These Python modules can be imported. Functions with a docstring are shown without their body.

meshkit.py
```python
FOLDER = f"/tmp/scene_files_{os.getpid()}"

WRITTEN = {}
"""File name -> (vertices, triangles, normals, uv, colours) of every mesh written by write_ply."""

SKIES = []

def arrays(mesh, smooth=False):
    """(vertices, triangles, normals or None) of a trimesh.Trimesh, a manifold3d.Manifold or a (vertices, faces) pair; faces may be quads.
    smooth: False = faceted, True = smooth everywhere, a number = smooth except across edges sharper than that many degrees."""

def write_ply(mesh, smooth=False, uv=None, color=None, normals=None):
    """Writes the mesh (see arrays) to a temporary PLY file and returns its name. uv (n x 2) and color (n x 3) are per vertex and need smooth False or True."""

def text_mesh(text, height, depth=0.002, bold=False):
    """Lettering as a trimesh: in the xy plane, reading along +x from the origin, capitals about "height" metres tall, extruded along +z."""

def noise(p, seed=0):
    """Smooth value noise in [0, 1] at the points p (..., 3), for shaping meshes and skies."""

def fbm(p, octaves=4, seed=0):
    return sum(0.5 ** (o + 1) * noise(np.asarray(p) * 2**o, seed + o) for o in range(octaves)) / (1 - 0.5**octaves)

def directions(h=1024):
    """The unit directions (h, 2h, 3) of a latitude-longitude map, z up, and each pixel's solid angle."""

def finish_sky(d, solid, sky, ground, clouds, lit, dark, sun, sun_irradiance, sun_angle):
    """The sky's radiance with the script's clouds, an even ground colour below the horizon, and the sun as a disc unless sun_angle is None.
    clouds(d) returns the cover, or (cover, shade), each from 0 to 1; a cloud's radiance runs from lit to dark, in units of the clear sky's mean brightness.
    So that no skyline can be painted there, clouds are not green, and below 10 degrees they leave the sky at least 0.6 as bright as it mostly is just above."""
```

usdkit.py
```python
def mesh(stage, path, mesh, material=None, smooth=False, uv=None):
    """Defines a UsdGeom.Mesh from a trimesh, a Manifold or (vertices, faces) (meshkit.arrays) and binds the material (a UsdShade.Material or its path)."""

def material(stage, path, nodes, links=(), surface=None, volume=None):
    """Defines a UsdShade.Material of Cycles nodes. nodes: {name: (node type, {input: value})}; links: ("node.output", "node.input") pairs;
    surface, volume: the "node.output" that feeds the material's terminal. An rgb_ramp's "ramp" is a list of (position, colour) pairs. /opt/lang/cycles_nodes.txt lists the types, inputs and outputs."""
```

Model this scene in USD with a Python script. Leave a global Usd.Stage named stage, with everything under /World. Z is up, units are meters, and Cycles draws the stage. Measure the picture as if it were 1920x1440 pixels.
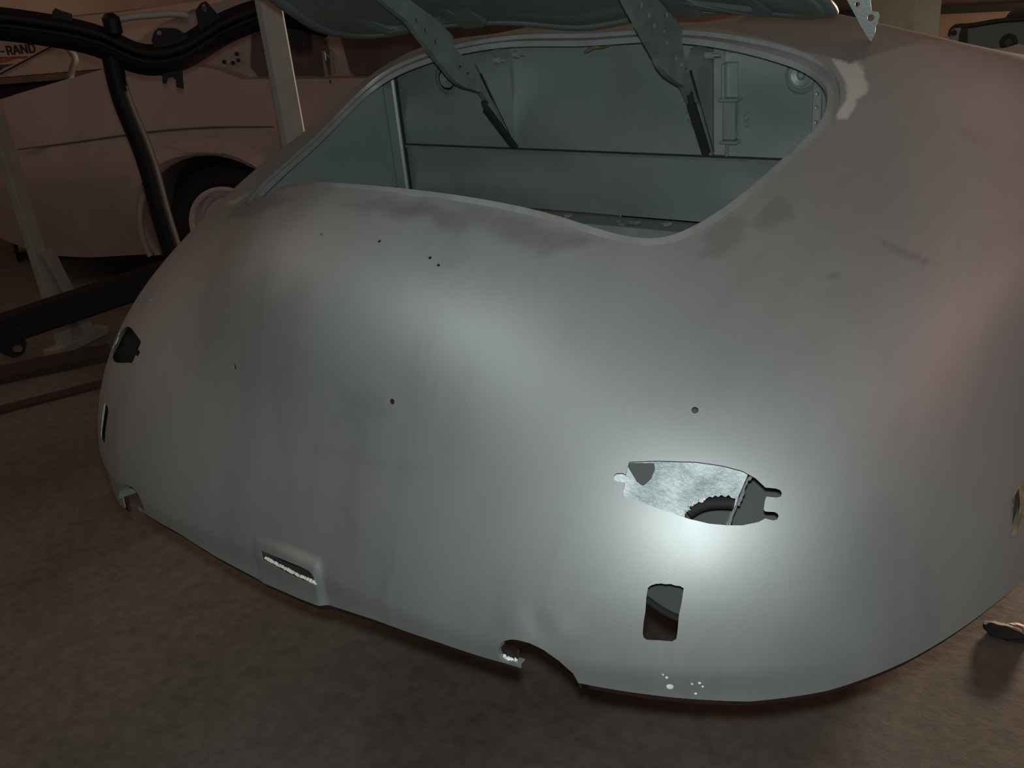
import math, random
import numpy as np
import trimesh
import shapely
from shapely.geometry import Polygon, Point, LineString
from scipy.interpolate import BSpline, CubicSpline
import manifold3d as m3
import meshkit, usdkit
from pxr import Usd, UsdGeom, UsdLux, UsdShade, Gf, Sdf, Vt

stage = Usd.Stage.CreateInMemory()
UsdGeom.SetStageUpAxis(stage, UsdGeom.Tokens.z)
UsdGeom.SetStageMetersPerUnit(stage, 1.0)
world = UsdGeom.Xform.Define(stage, '/World')
stage.SetDefaultPrim(world.GetPrim())
UsdGeom.Scope.Define(stage, '/World/Looks')
random.seed(4); RNG = np.random.default_rng(4)

# ------------------------------------------------------------------ camera
EYE = np.array([0.940366, -0.601846, 1.169180])
ROT = np.array([[0.81377727, 0.57387359, -0.09184583], [0.17132775, -0.38789372, -0.9056408], [-0.55534976, 0.72125416, -0.41397956]])                      # rows: right, down, forward
FPX = 1768.558                                # focal length in pixels of the 1920 x 1440 frame
FLOOR = -0.26
cam = UsdGeom.Camera.Define(stage, '/World/camera')
cam.CreateHorizontalApertureAttr(36.0); cam.CreateVerticalApertureAttr(27.0)
cam.CreateFocalLengthAttr(36.0 * FPX / 1920.0)
cam.CreateClippingRangeAttr(Gf.Vec2f(0.02, 100.0))
cm = np.eye(4); cm[0, :3] = ROT[0]; cm[1, :3] = -ROT[1]; cm[2, :3] = -ROT[2]; cm[3, :3] = EYE
cam.AddTransformOp().Set(Gf.Matrix4d(*cm.ravel().tolist()))
cam.CreateExposureAttr(0.0)

# ------------------------------------------------------------------ lights
def sphere_light(name, loc, radius, color, power):
    l = UsdLux.SphereLight.Define(stage, '/World/' + name)
    l.CreateRadiusAttr(radius); l.CreateColorAttr(Gf.Vec3f(*color)); l.CreateIntensityAttr(power / (4 * math.pi ** 2 * radius ** 2)); l.AddTranslateOp().Set(Gf.Vec3d(*map(float, loc)))
    return l
FLASH = EYE + ROT[1] * -0.035 + ROT[0] * 0.0
sphere_light('phone_flash', FLASH, 0.012, (0.865, 1.0, 0.995), 40.0)           # the photographer's phone lamp, beside its lens
WARM = (1.0, 0.56, 0.42)
LAMPS = [((3.6, 2.1, 2.7), 0.16, (1.0, 0.46, 0.42), 36.0), ((1.9, 2.6, 2.75), 0.14, (1.0, 0.50, 0.42), 8.0)]
for k_, (p_, r_, c_, w_) in enumerate(LAMPS):
    sphere_light('lamp_light' + ('' if k_ == 0 else f'_{k_:03d}'), p_, r_, c_, w_)
# added low warm light, no source seen, for the lit floor
low = UsdLux.RectLight.Define(stage, '/World/added_low_light')
low.CreateWidthAttr(0.9); low.CreateHeightAttr(0.2); low.CreateColorAttr(Gf.Vec3f(1.0, 0.74, 0.54)); low.CreateIntensityAttr(1150.0)
low.AddTranslateOp().Set(Gf.Vec3d(0.85, 7.4, 0.32)); low.AddRotateXOp().Set(-90.0)
# added dim warm fill panel, unseen, to brighten the old car
pan = UsdLux.RectLight.Define(stage, '/World/added_fill_light')
pan.CreateWidthAttr(6.0); pan.CreateHeightAttr(4.0); pan.CreateColorAttr(Gf.Vec3f(1.0, 0.68, 0.56)); pan.CreateIntensityAttr(0.40)
pan.AddTranslateOp().Set(Gf.Vec3d(-4.6, -1.6, 2.95))

# ------------------------------------------------------------------ naming, tagging, mesh helpers
USED = {}
def numbered(parent, name):
    k = USED.get((parent, name), -1) + 1; USED[(parent, name)] = k
    return f'{parent}/{name}' + (f'_{k:03d}' if k else '')
ORIG = {}
def tag(prim, label=None, cat=None, group=None, kind=None):
    for key, v in (('label', label), ('category', cat), ('group', group), ('kind', kind)):
        if v: prim.SetCustomDataByKey(key, v)
def thing(name, label, cat, loc=(0, 0, 0), group=None):
    path = numbered('/World', name); x = UsdGeom.Xform.Define(stage, path)
    x.AddTranslateOp().Set(Gf.Vec3d(*map(float, loc))); ORIG[path] = np.array(loc, float)
    tag(x.GetPrim(), label, cat, group)
    return path
def obj(name, mesh, mat, parent='/World', smooth=False, label=None, cat=None, kind=None, group=None, vmask=None):
    path = numbered(parent, name)
    v, f, n = meshkit.arrays(mesh, smooth)
    v0 = v
    o = np.zeros(3)
    if parent != '/World': o = ORIG[parent]
    ORIG[path] = o
    m = UsdGeom.Mesh.Define(stage, path)
    m.CreatePointsAttr(Vt.Vec3fArray.FromNumpy((v - o).astype(np.float32)))
    m.CreateFaceVertexCountsAttr(Vt.IntArray.FromNumpy(np.full(len(f), 3, np.int32)))
    m.CreateFaceVertexIndicesAttr(Vt.IntArray.FromNumpy(f.astype(np.int32).ravel()))
    m.CreateSubdivisionSchemeAttr('none')
    if n is not None:
        m.CreateNormalsAttr(Vt.Vec3fArray.FromNumpy(n.astype(np.float32))); m.SetNormalsInterpolation('vertex')
    if vmask is not None:
        UsdGeom.PrimvarsAPI(m).CreatePrimvar('patches', Sdf.ValueTypeNames.Color3fArray, 'vertex').Set(Vt.Vec3fArray.FromNumpy(vmask(v0).astype(np.float32)))
    UsdShade.MaterialBindingAPI.Apply(m.GetPrim()).Bind(UsdShade.Material.Get(stage, '/World/Looks/' + mat))
    tag(m.GetPrim(), label, cat, group, kind)
    return path
def cat_meshes(*ms):
    out = []
    for m in ms:
        v, f, _ = meshkit.arrays(m); out.append(trimesh.Trimesh(v, f, process=False))
    return trimesh.util.concatenate(out)
def box(x0, x1, y0, y1, z0, z1):
    m = trimesh.creation.box([x1 - x0, y1 - y0, z1 - z0]); m.apply_translation([(x0 + x1) / 2, (y0 + y1) / 2, (z0 + z1) / 2]); return m
def rbox(x0, x1, y0, y1, z0, z1, r=0.004):
    """box with bevelled edges (hull of eight small octahedra-like corners)"""
    pts = []
    for x in (x0, x1):
        for y in (y0, y1):
            for z in (z0, z1):
                c = np.array([x, y, z]); s = np.array([1 if x == x0 else -1, 1 if y == y0 else -1, 1 if z == z0 else -1])
                for k in range(3):
                    q = c + s * r; q[k] = c[k]; pts.append(q)
    return trimesh.convex.convex_hull(np.array(pts))
def frame_of(d):
    d = d / np.linalg.norm(d); a = np.array([0, 0, 1.0]) if abs(d[2]) < 0.9 else np.array([1.0, 0, 0])
    u = np.cross(a, d); u /= np.linalg.norm(u); return u, np.cross(d, u)
def tube(P, r, n=10, closed=False):
    P = np.asarray(P, float); r = np.broadcast_to(r, len(P)); T = np.gradient(P, axis=0)
    if closed: T = np.roll(P, -1, 0) - np.roll(P, 1, 0)
    u, w = frame_of(T[0]); rings = []
    for p, t, rr in zip(P, T, r):
        t = t / np.linalg.norm(t); u = u - t * (u @ t); u /= np.linalg.norm(u); w = np.cross(t, u)
        a = np.arange(n) / n * 2 * np.pi
        rings.append(p + rr * (np.cos(a)[:, None] * u + np.sin(a)[:, None] * w))
    return loft(rings, closed)
def loft(rings, closed=False, caps=True):
    """surface through closed rings of equal length"""
    R = np.array(rings); m, n = R.shape[:2]; V = R.reshape(-1, 3); F = []
    mm = m if closed else m - 1
    i, j = np.meshgrid(np.arange(mm), np.arange(n), indexing='ij'); i, j = i.ravel(), j.ravel(); i2, j2 = (i + 1) % m, (j + 1) % n
    F = np.vstack([np.c_[i * n + j, i * n + j2, i2 * n + j2], np.c_[i * n + j, i2 * n + j2, i2 * n + j]])
    if caps and not closed:
        V = np.vstack([V, R[0].mean(0), R[-1].mean(0)]); k = np.arange(n); k2 = (k + 1) % n
        F = np.vstack([F, np.c_[k2, k, np.full(n, m * n)], np.c_[(m - 1) * n + k, (m - 1) * n + k2, np.full(n, m * n + 1)]])
    return trimesh.Trimesh(V, F, process=False)
def ribbon(rows):
    """open sheet through rows (m, n, 3)"""
    R = np.array(rows); m, n = R.shape[:2]; V = R.reshape(-1, 3)
    i, j = np.meshgrid(np.arange(m - 1), np.arange(n - 1), indexing='ij'); i, j = i.ravel(), j.ravel()
    F = np.vstack([np.c_[i * n + j, i * n + j + 1, (i + 1) * n + j + 1], np.c_[i * n + j, (i + 1) * n + j + 1, (i + 1) * n + j]])
    return trimesh.Trimesh(V, F, process=False)
def bar(a, b, w, h, up=(0, 0, 1), r=None):
    """square bar from a to b"""
    a, b = np.asarray(a, float), np.asarray(b, float); d = b - a; d = d / np.linalg.norm(d)
    u = np.cross(up, d); u /= np.linalg.norm(u); v = np.cross(d, u); e = r or min(w, h) * 0.08
    prof = np.array([(w / 2 - e, h / 2), (-w / 2 + e, h / 2), (-w / 2, h / 2 - e), (-w / 2, -h / 2 + e), (-w / 2 + e, -h / 2), (w / 2 - e, -h / 2), (w / 2, -h / 2 + e), (w / 2, h / 2 - e)])
    return loft([a + prof[:, :1] * u + prof[:, 1:] * v, b + prof[:, :1] * u + prof[:, 1:] * v])
def lathe(profile, centre, axis, n=32, caps=True):
    """profile: (radius, height) pairs turned about axis through centre"""
    axis = np.asarray(axis, float) / np.linalg.norm(axis); u, w = frame_of(axis); a = np.arange(n) / n * 2 * np.pi; rings = []
    for r, h in profile:
        rings.append(np.asarray(centre) + axis * h + max(r, 1e-5) * (np.cos(a)[:, None] * u + np.sin(a)[:, None] * w))
    return loft(rings, caps=caps)
def smooth_path(P, n, closed=False):
    P = np.asarray(P, float)
    if closed: P = np.vstack([P, P[:1]])
    t = np.r_[0, np.cumsum(np.linalg.norm(np.diff(P, axis=0), axis=1))]
    s = CubicSpline(t, P, bc_type='periodic' if closed else 'natural')
    return s(np.linspace(0, t[-1], n, endpoint=not closed))
class Plane:
    """a plane with an origin and two directions; photograph points are laid on it and shapes extruded from it"""
    def __init__(s, o, u, v):
        s.o = np.asarray(o, float); s.u = np.asarray(u, float) / np.linalg.norm(u); v = np.asarray(v, float); v = v - s.u * (v @ s.u); s.v = v / np.linalg.norm(v); s.n = np.cross(s.u, s.v)
    def at(s, px):
        D = ray(px); t = ((s.o - EYE) @ s.n) / (D @ s.n); X = EYE + D * t[:, None] - s.o
        return np.c_[X @ s.u, X @ s.v]
    def p3(s, q, h=0.0):
        q = np.asarray(q, float).reshape(-1, 2); return s.o + q[:, :1] * s.u + q[:, 1:] * s.v + np.asarray(h).reshape(-1, 1) * s.n
    def shape(s, poly, h0, h1):
        """extrude a shapely polygon between heights h0 and h1 over the plane"""
        ms = []
        for g in getattr(poly, 'geoms', [poly]):
            if g.is_empty or g.area < 1e-9: continue
            m = trimesh.creation.extrude_polygon(shapely.geometry.polygon.orient(g), h1 - h0, engine='earcut'); v = np.array(m.vertices)
            ms.append(trimesh.Trimesh(s.p3(v[:, :2], v[:, 2] + h0), m.faces, process=False))
        return trimesh.util.concatenate(ms)
    def mesh(s, m):
        """a mesh modelled in plane coordinates (u, v, height)"""
        v = np.array(m.vertices); return trimesh.Trimesh(s.p3(v[:, :2], v[:, 2]), m.faces, process=False)
def rounded(P, r):
    return Polygon(P).buffer(0).buffer(-r).buffer(2 * r).buffer(-r)
def circle(x, y, r, n=20): return Point(x, y).buffer(r, quad_segs=n // 4)

# ------------------------------------------------------------------ materials
def mat(name, color, rough=0.5, metal=0.0, spec=0.5, vary=0.12, scale=6.0, bump=0.0, bscale=200.0, color2=None, extra=None, ior=1.5):
    """a principled surface whose colour wanders with noise in object space, with a fine bump"""
    c = np.array(color, float); c2 = np.array(color2, float) if color2 is not None else c * (1 - 2.2 * vary)
    nodes = {'tc': ('texture_coordinate', {}), 'n': ('noise_texture', {'scale': scale, 'detail': 6.0, 'roughness': 0.6}),
             'r': ('rgb_ramp', {'ramp': [(0.3, tuple(c2)), (0.62, tuple(c))]}),
             'p': ('principled_bsdf', {'roughness': rough, 'metallic': metal, 'specular_ior_level': spec, 'ior': ior})}
    links = [('tc.object', 'n.vector'), ('n.fac', 'r.fac'), ('r.color', 'p.base_color')]
    if bump:
        nodes['bn'] = ('noise_texture', {'scale': bscale, 'detail': 3.0, 'roughness': 0.6}); nodes['b'] = ('bump', {'strength': bump, 'distance': 0.002})
        links += [('tc.object', 'bn.vector'), ('bn.fac', 'b.height'), ('b.normal', 'p.normal')]
    usdkit.material(stage, '/World/Looks/' + name, nodes, links, surface='p.BSDF')
    return name
# the grey primer of the body: mottled by sanding, with filler, bare patches and a painted deck shadow read from the mesh
usdkit.material(stage, '/World/Looks/body_primer', {
    'tc': ('texture_coordinate', {}), 'map': ('mapping', {'mapping_type': 'point', 'scale': (7.0, 2.2, 2.6)}),
    'n': ('noise_texture', {'scale': 1.1, 'detail': 5.0, 'roughness': 0.62, 'distortion': 0.7}),
    'r': ('rgb_ramp', {'ramp': [(0.30, (0.145, 0.153, 0.148)), (0.50, (0.180, 0.187, 0.182)), (0.75, (0.194, 0.200, 0.195))]}),
    'at': ('attribute', {'attribute': 'patches'}), 'sep': ('separate_color', {}),
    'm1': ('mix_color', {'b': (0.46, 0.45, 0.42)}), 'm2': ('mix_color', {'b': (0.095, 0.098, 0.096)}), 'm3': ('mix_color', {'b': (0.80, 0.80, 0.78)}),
    'bn': ('noise_texture', {'scale': 620.0, 'detail': 3.0, 'roughness': 0.65}), 'b': ('bump', {'strength': 0.10, 'distance': 0.0008}),
    'rn': ('noise_texture', {'scale': 5.0, 'detail': 4.0}), 'rr': ('map_range', {'from_min': 0.3, 'from_max': 0.7, 'to_min': 0.47, 'to_max': 0.55}),
    'p': ('principled_bsdf', {'roughness': 0.5, 'ior': 2.7})},
    [('tc.object', 'map.vector'), ('map.vector', 'n.vector'), ('n.fac', 'r.fac'), ('at.color', 'sep.color'),
     ('r.color', 'm1.a'), ('sep.r', 'm1.fac'), ('m1.result', 'm2.a'), ('sep.g', 'm2.fac'), ('m2.result', 'm3.a'), ('sep.b', 'm3.fac'), ('m3.result', 'p.base_color'),
     ('tc.object', 'bn.vector'), ('bn.fac', 'b.height'), ('b.normal', 'p.normal'), ('tc.object', 'rn.vector'), ('rn.fac', 'rr.value'), ('rr.result', 'p.roughness')], surface='p.BSDF')
mat('bay_primer', (0.165, 0.20, 0.188), 0.47, ior=2.3, vary=0.10, scale=5.0, bump=0.15, bscale=300)
mat('rim_primer', (0.25, 0.25, 0.24), 0.45, vary=0.14, scale=14.0, bump=0.15)
mat('lid_primer', (0.12, 0.14, 0.125), 0.40, vary=0.12, scale=6.0, bump=0.15)
mat('hinge_primer', (0.15, 0.18, 0.165), 0.42, vary=0.14, scale=25.0, bump=0.2)
mat('rubber_black', (0.012, 0.013, 0.013), 0.6)
mat('oxide_primer', (0.022, 0.007, 0.008), 0.6, vary=0.2)
mat('under_black', (0.010, 0.009, 0.009), 0.8)
mat('bare_metal', (0.90, 0.89, 0.85), 0.4, metal=0.0, vary=0.1, scale=60, bump=0.6, bscale=260)
mat('zinc_sheet', (0.74, 0.79, 0.80), 0.34, vary=0.30, scale=26, bump=1.0, bscale=210, color2=(0.30, 0.34, 0.36))
mat('shade_dark', (0.013, 0.016, 0.018), 0.9, spec=0.2)
mat('inner_grey', (0.045, 0.048, 0.048), 0.6, vary=0.1)
mat('rusty_edge', (0.30, 0.24, 0.13), 0.7, vary=0.25, scale=80, bump=0.8, bscale=160)
mat('brass_yellow', (0.17, 0.14, 0.05), 0.5)
mat('dirt_shade_dark', (0.02, 0.02, 0.02), 0.8)

# ------------------------------------------------------------------ the body surface: a spline radius over directions from a point inside the shell
CEN = np.array([0, 1.40, 0.40])
GRID = np.array([[1.3206, 1.3212, 1.3414, 1.3516, 1.3374, 1.2492, 1.3213, 1.1431, 0.9194, 0.8258, 0.7721, 0.6944, 0.6393, 0.6113, 0.5999, 0.5898], [1.3206, 1.3212, 1.3415, 1.3516, 1.3378, 1.249, 1.3224, 1.1432, 0.9195, 0.8258, 0.7721, 0.6945, 0.6393, 0.6113, 0.5999, 0.5898], [1.2988, 1.3173, 1.3613, 1.4036, 1.4072, 1.2783, 1.181, 1.0468, 0.9131, 0.8633, 0.7799, 0.6915, 0.6367, 0.6096, 0.5993, 0.5898], [1.2215, 1.2508, 1.3015, 1.3626, 1.4055, 1.3384, 1.124, 0.9758, 0.8982, 0.8556, 0.7634, 0.6772, 0.634, 0.6094, 0.5973, 0.5898], [1.1279, 1.1561, 1.1898, 1.2061, 1.1659, 1.0782, 1.1228, 0.9713, 0.9204, 0.8644, 0.7451, 0.6776, 0.6411, 0.6109, 0.5941, 0.5898], [1.0544, 1.07, 1.0791, 1.0642, 1.0248, 0.9922, 0.9881, 0.9508, 0.9057, 0.8123, 0.7472, 0.7073, 0.6511, 0.6087, 0.5901, 0.5898], [1.01, 1.0119, 1.0065, 0.988, 0.969, 0.9602, 0.9465, 0.923, 0.8663, 0.7596, 0.7009, 0.6706, 0.6297, 0.5978, 0.5854, 0.5898], [1.0001, 0.9961, 0.9893, 0.9789, 0.975, 0.9751, 0.9575, 0.9128, 0.8275, 0.7237, 0.6506, 0.61, 0.591, 0.5805, 0.5806, 0.5898], [1.0331, 1.0325, 1.0338, 1.0342, 1.0376, 1.0361, 1.0048, 0.9354, 0.8144, 0.6907, 0.6171, 0.5772, 0.5635, 0.5646, 0.576, 0.5898], [1.1138, 1.1238, 1.1416, 1.1563, 1.1619, 1.146, 1.0796, 0.9693, 0.8234, 0.689, 0.6079, 0.5647, 0.5497, 0.5543, 0.5719, 0.5898], [1.2356, 1.2631, 1.3108, 1.3524, 1.3595, 1.311, 1.1781, 1.0083, 0.8422, 0.7066, 0.6157, 0.5653, 0.546, 0.5494, 0.5688, 0.5898], [1.3486, 1.3955, 1.4831, 1.5678, 1.579, 1.4803, 1.2627, 1.0368, 0.8535, 0.7179, 0.6257, 0.5715, 0.5481, 0.5485, 0.5668, 0.5898], [1.3751, 1.4259, 1.5253, 1.6244, 1.6341, 1.5122, 1.2642, 1.0258, 0.8448, 0.7171, 0.6308, 0.578, 0.5527, 0.5499, 0.5662, 0.5898], [1.3688, 1.4158, 1.5113, 1.6061, 1.6106, 1.4839, 1.235, 1.0017, 0.8301, 0.7123, 0.6337, 0.584, 0.5579, 0.5522, 0.5661, 0.5898]])
NA, NE = GRID.shape
def knots(n, a, b): return np.r_[[a] * 3, np.linspace(a, b, n - 2), [b] * 3]
KA, KE = knots(NA, 0, 180), knots(NE, -25, 90)
def basis(t, x):
    return BSpline.design_matrix(np.clip(x.ravel(), t[0], t[-1] - 1e-9), t, 3)
def rad(az, el):
    az, el = np.asarray(az, float), np.asarray(el, float)
    return np.asarray((basis(KA, np.abs(az)) @ GRID * basis(KE, el).toarray()).sum(1)).reshape(az.shape)
def ang(X):
    v = np.asarray(X) - CEN; r = np.linalg.norm(v, axis=-1)
    return np.degrees(np.arctan2(v[..., 0], -v[..., 1])), np.degrees(np.arcsin(np.clip(v[..., 2] / np.maximum(r, 1e-9), -1, 1))), r
def direc(az, el):
    a, e = np.radians(az), np.radians(el); return np.stack([np.sin(a) * np.cos(e), -np.cos(a) * np.cos(e), np.sin(e)], -1)
def bpt(az, el): return CEN + rad(az, el)[..., None] * direc(az, el)
def ray(px):
    px = np.asarray(px, float).reshape(-1, 2); w = np.c_[(px - [960, 720]) / FPX, np.ones(len(px))] @ ROT
    return w / np.linalg.norm(w, axis=1, keepdims=True)
def on_body(px, n=160):
    """where the line of sight through photograph points meets the shell"""
    D = ray(px); ts = np.linspace(0.3, 3.2, n); a, e, r = ang(EYE + D[:, None] * ts[None, :, None]); g = r - rad(a, e)
    s = (g[:, :-1] > 0) & (g[:, 1:] <= 0); i = np.where(s.any(1), s.argmax(1), np.abs(g[:, :-1]).argmin(1)); t0, t1 = ts[i], ts[i + 1]
    for _ in range(22):
        tm = (t0 + t1) / 2; a, e, r = ang(EYE + D * tm[:, None]); out = r - rad(a, e) > 0; t0, t1 = np.where(out, tm, t0), np.where(out, t1, tm)
    return EYE + D * t0[:, None]
def top_z(xy):
    """height of the deck over plan points"""
    xy = np.asarray(xy, float).reshape(-1, 2); lo, hi = np.full(len(xy), 0.4), np.full(len(xy), 1.4)
    for _ in range(26):
        m = (lo + hi) / 2; a, e, r = ang(np.c_[xy, m]); out = r > rad(a, e); hi, lo = np.where(out, m, hi), np.where(out, lo, m)
    return np.c_[xy, lo]
def bnormal(X):
    a, e, _ = ang(X); d = 0.05; n = np.cross(bpt(a + d, e) - bpt(a - d, e), bpt(a, e + d) - bpt(a, e - d)); n /= np.linalg.norm(n, axis=-1, keepdims=True)
    return n
def sstep(x): x = np.clip(x, 0, 1); return x * x * (3 - 2 * x)
RX = on_body([(476, 1004), (606, 1046)])                                   # the pressed recess at the bottom of the tail
RX0, RX1, RZT = RX[0, 0] - 0.004, RX[1, 0] + 0.004, RX[:, 2].mean() + 0.004
DENT = on_body([(1012, 1178), (985, 1172), (1040, 1185), (760, 387), (1170, 520)])
DENTA = [(-0.0035, 0.012), (0.002, 0.012), (0.002, 0.014), (-0.003, 0.014), (0.0, 0.05)]
def pressed(X):
    """how far the sheet is pressed in at surface points"""
    x, y, z = X[..., 0], X[..., 1], X[..., 2]
    rec = -0.0075 * (0.25 + 0.75 * sstep((x - RX0) / 0.11)) * sstep((x - RX0) / 0.016) * sstep((RX1 - x) / 0.016) * sstep((RZT - z) / 0.017) * (y < 0.3)
    tuck = 0.007 * sstep((0.432 - z) / 0.045) * sstep((0.78 - np.abs(x)) / 0.2) * (y < 0.5)
    dn = 0.0
    for c, (h, w) in zip(DENT, DENTA): dn = dn + h * -1 * np.exp(-((X - c) ** 2).sum(-1) / (2 * w * w))
    return rec + tuck + dn
LOWX = [-1.3, -0.86, -0.70, -0.56, -0.478, -0.42, -0.366, -0.263, -0.172, -0.066, 0.055, 0.158, 0.265, 0.363, 0.454, 0.525, 0.63, 0.70, 0.767, 0.827, 0.857, 0.90, 1.3]
LOWZ = [0.43, 0.415, 0.375, 0.362, 0.364, 0.385, 0.400, 0.398, 0.384, 0.373, 0.380, 0.391, 0.397, 0.398, 0.393, 0.389, 0.381, 0.386, 0.401, 0.418, 0.424, 0.43, 0.43]
def low_z(x): return np.interp(x, LOWX, LOWZ)
OUT = [(0, .315), (.068, .323), (.151, .35), (.216, .378), (.28, .404), (.345, .425), (.389, .451), (.412, .485), (.428, .526), (.446, .596), (.46, .672), (.476, .756), (.48, .791), (.475, .825), (.462, .853), (.433, .874), (.385, .885), (.323, .893), (.259, .901), (.186, .909), (.1, .92), (0, .930)]
OUT = np.array(OUT + [(-x, y) for x, y in OUT[-2:0:-1]])
OPEN = smooth_path(OUT, 240, closed=True)                                   # plan outline of the engine opening, inner edge of its gutter
def offset_loop(P, d):
    t = np.roll(P, -2, 0) - np.roll(P, 2, 0); n = np.c_[t[:, 1], -t[:, 0]]; n /= np.linalg.norm(n, axis=1, keepdims=True); return P + n * d

def strip(px_poly): return on_body(px_poly)
def cutter(X, depth=0.03):
    """a prism through the sheet along its normal, over an outline lying on it"""
    c = X.mean(0); n = bnormal(X).mean(0); n /= np.linalg.norm(n); u, w = frame_of(n); q = np.c_[(X - c) @ u, (X - c) @ w]
    g = Polygon(q).buffer(0)
    return Plane(c, u, w).shape(g, -depth, depth)
MIR = np.array([-1, 1, 1.0])
LAMP = [(1180, 866), (1230, 864), (1305, 866), (1355, 873), (1392, 883), (1417, 897), (1435, 914), (1455, 916), (1463, 919), (1466, 925), (1464, 931), (1457, 933), (1437, 931), (1434, 940), (1432, 955), (1435, 959), (1452, 960), (1458, 963), (1460, 968), (1457, 974), (1450, 976), (1435, 972), (1422, 979), (1392, 985), (1365, 985), (1330, 982), (1292, 973), (1240, 956), (1192, 937), (1170, 930), (1168, 920), (1172, 905), (1167, 904), (1157, 903), (1151, 899), (1151, 892), (1155, 888), (1167, 887), (1174, 890), (1176, 877)]
SLOT = [(1215, 1102), (1220, 1098), (1229, 1095), (1240, 1094), (1247, 1095.5), (1257, 1095), (1266, 1098), (1275, 1099), (1282, 1103), (1278, 1130), (1273, 1153), (1270, 1187), (1268, 1198), (1260, 1203), (1236, 1201), (1213, 1200), (1207, 1196), (1205, 1188), (1207, 1165), (1210, 1147), (1212, 1120)]
EXH = [(945, 1202), (957, 1199), (970, 1199.5), (993, 1206), (1020, 1219), (1047, 1239), (1072, 1266), (1081, 1288), (1083, 1345), (976, 1345), (973, 1251), (966, 1246), (953, 1246), (942, 1242), (935, 1233), (933, 1220), (938, 1208)]
PLATE = [(491, 1030), (500, 1034), (570, 1059), (588, 1068), (594, 1077), (598, 1095), (570, 1086), (540, 1074), (515, 1061), (492, 1050)]
LAMP3, SLOT3, EXH3, PLATE3 = (on_body(p) for p in (LAMP, SLOT, EXH, PLATE))
ROUND = [((1303, 769), 6.5, True), ((735, 753), 5.5, False), ((440, 688), 5.0, False), ((602, 439), 2.6, False), ((711, 452), 3.2, False), ((806, 483), 3.2, False), ((822, 497), 3.0, False), ((1256, 1293), 7.0, True)]

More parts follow.
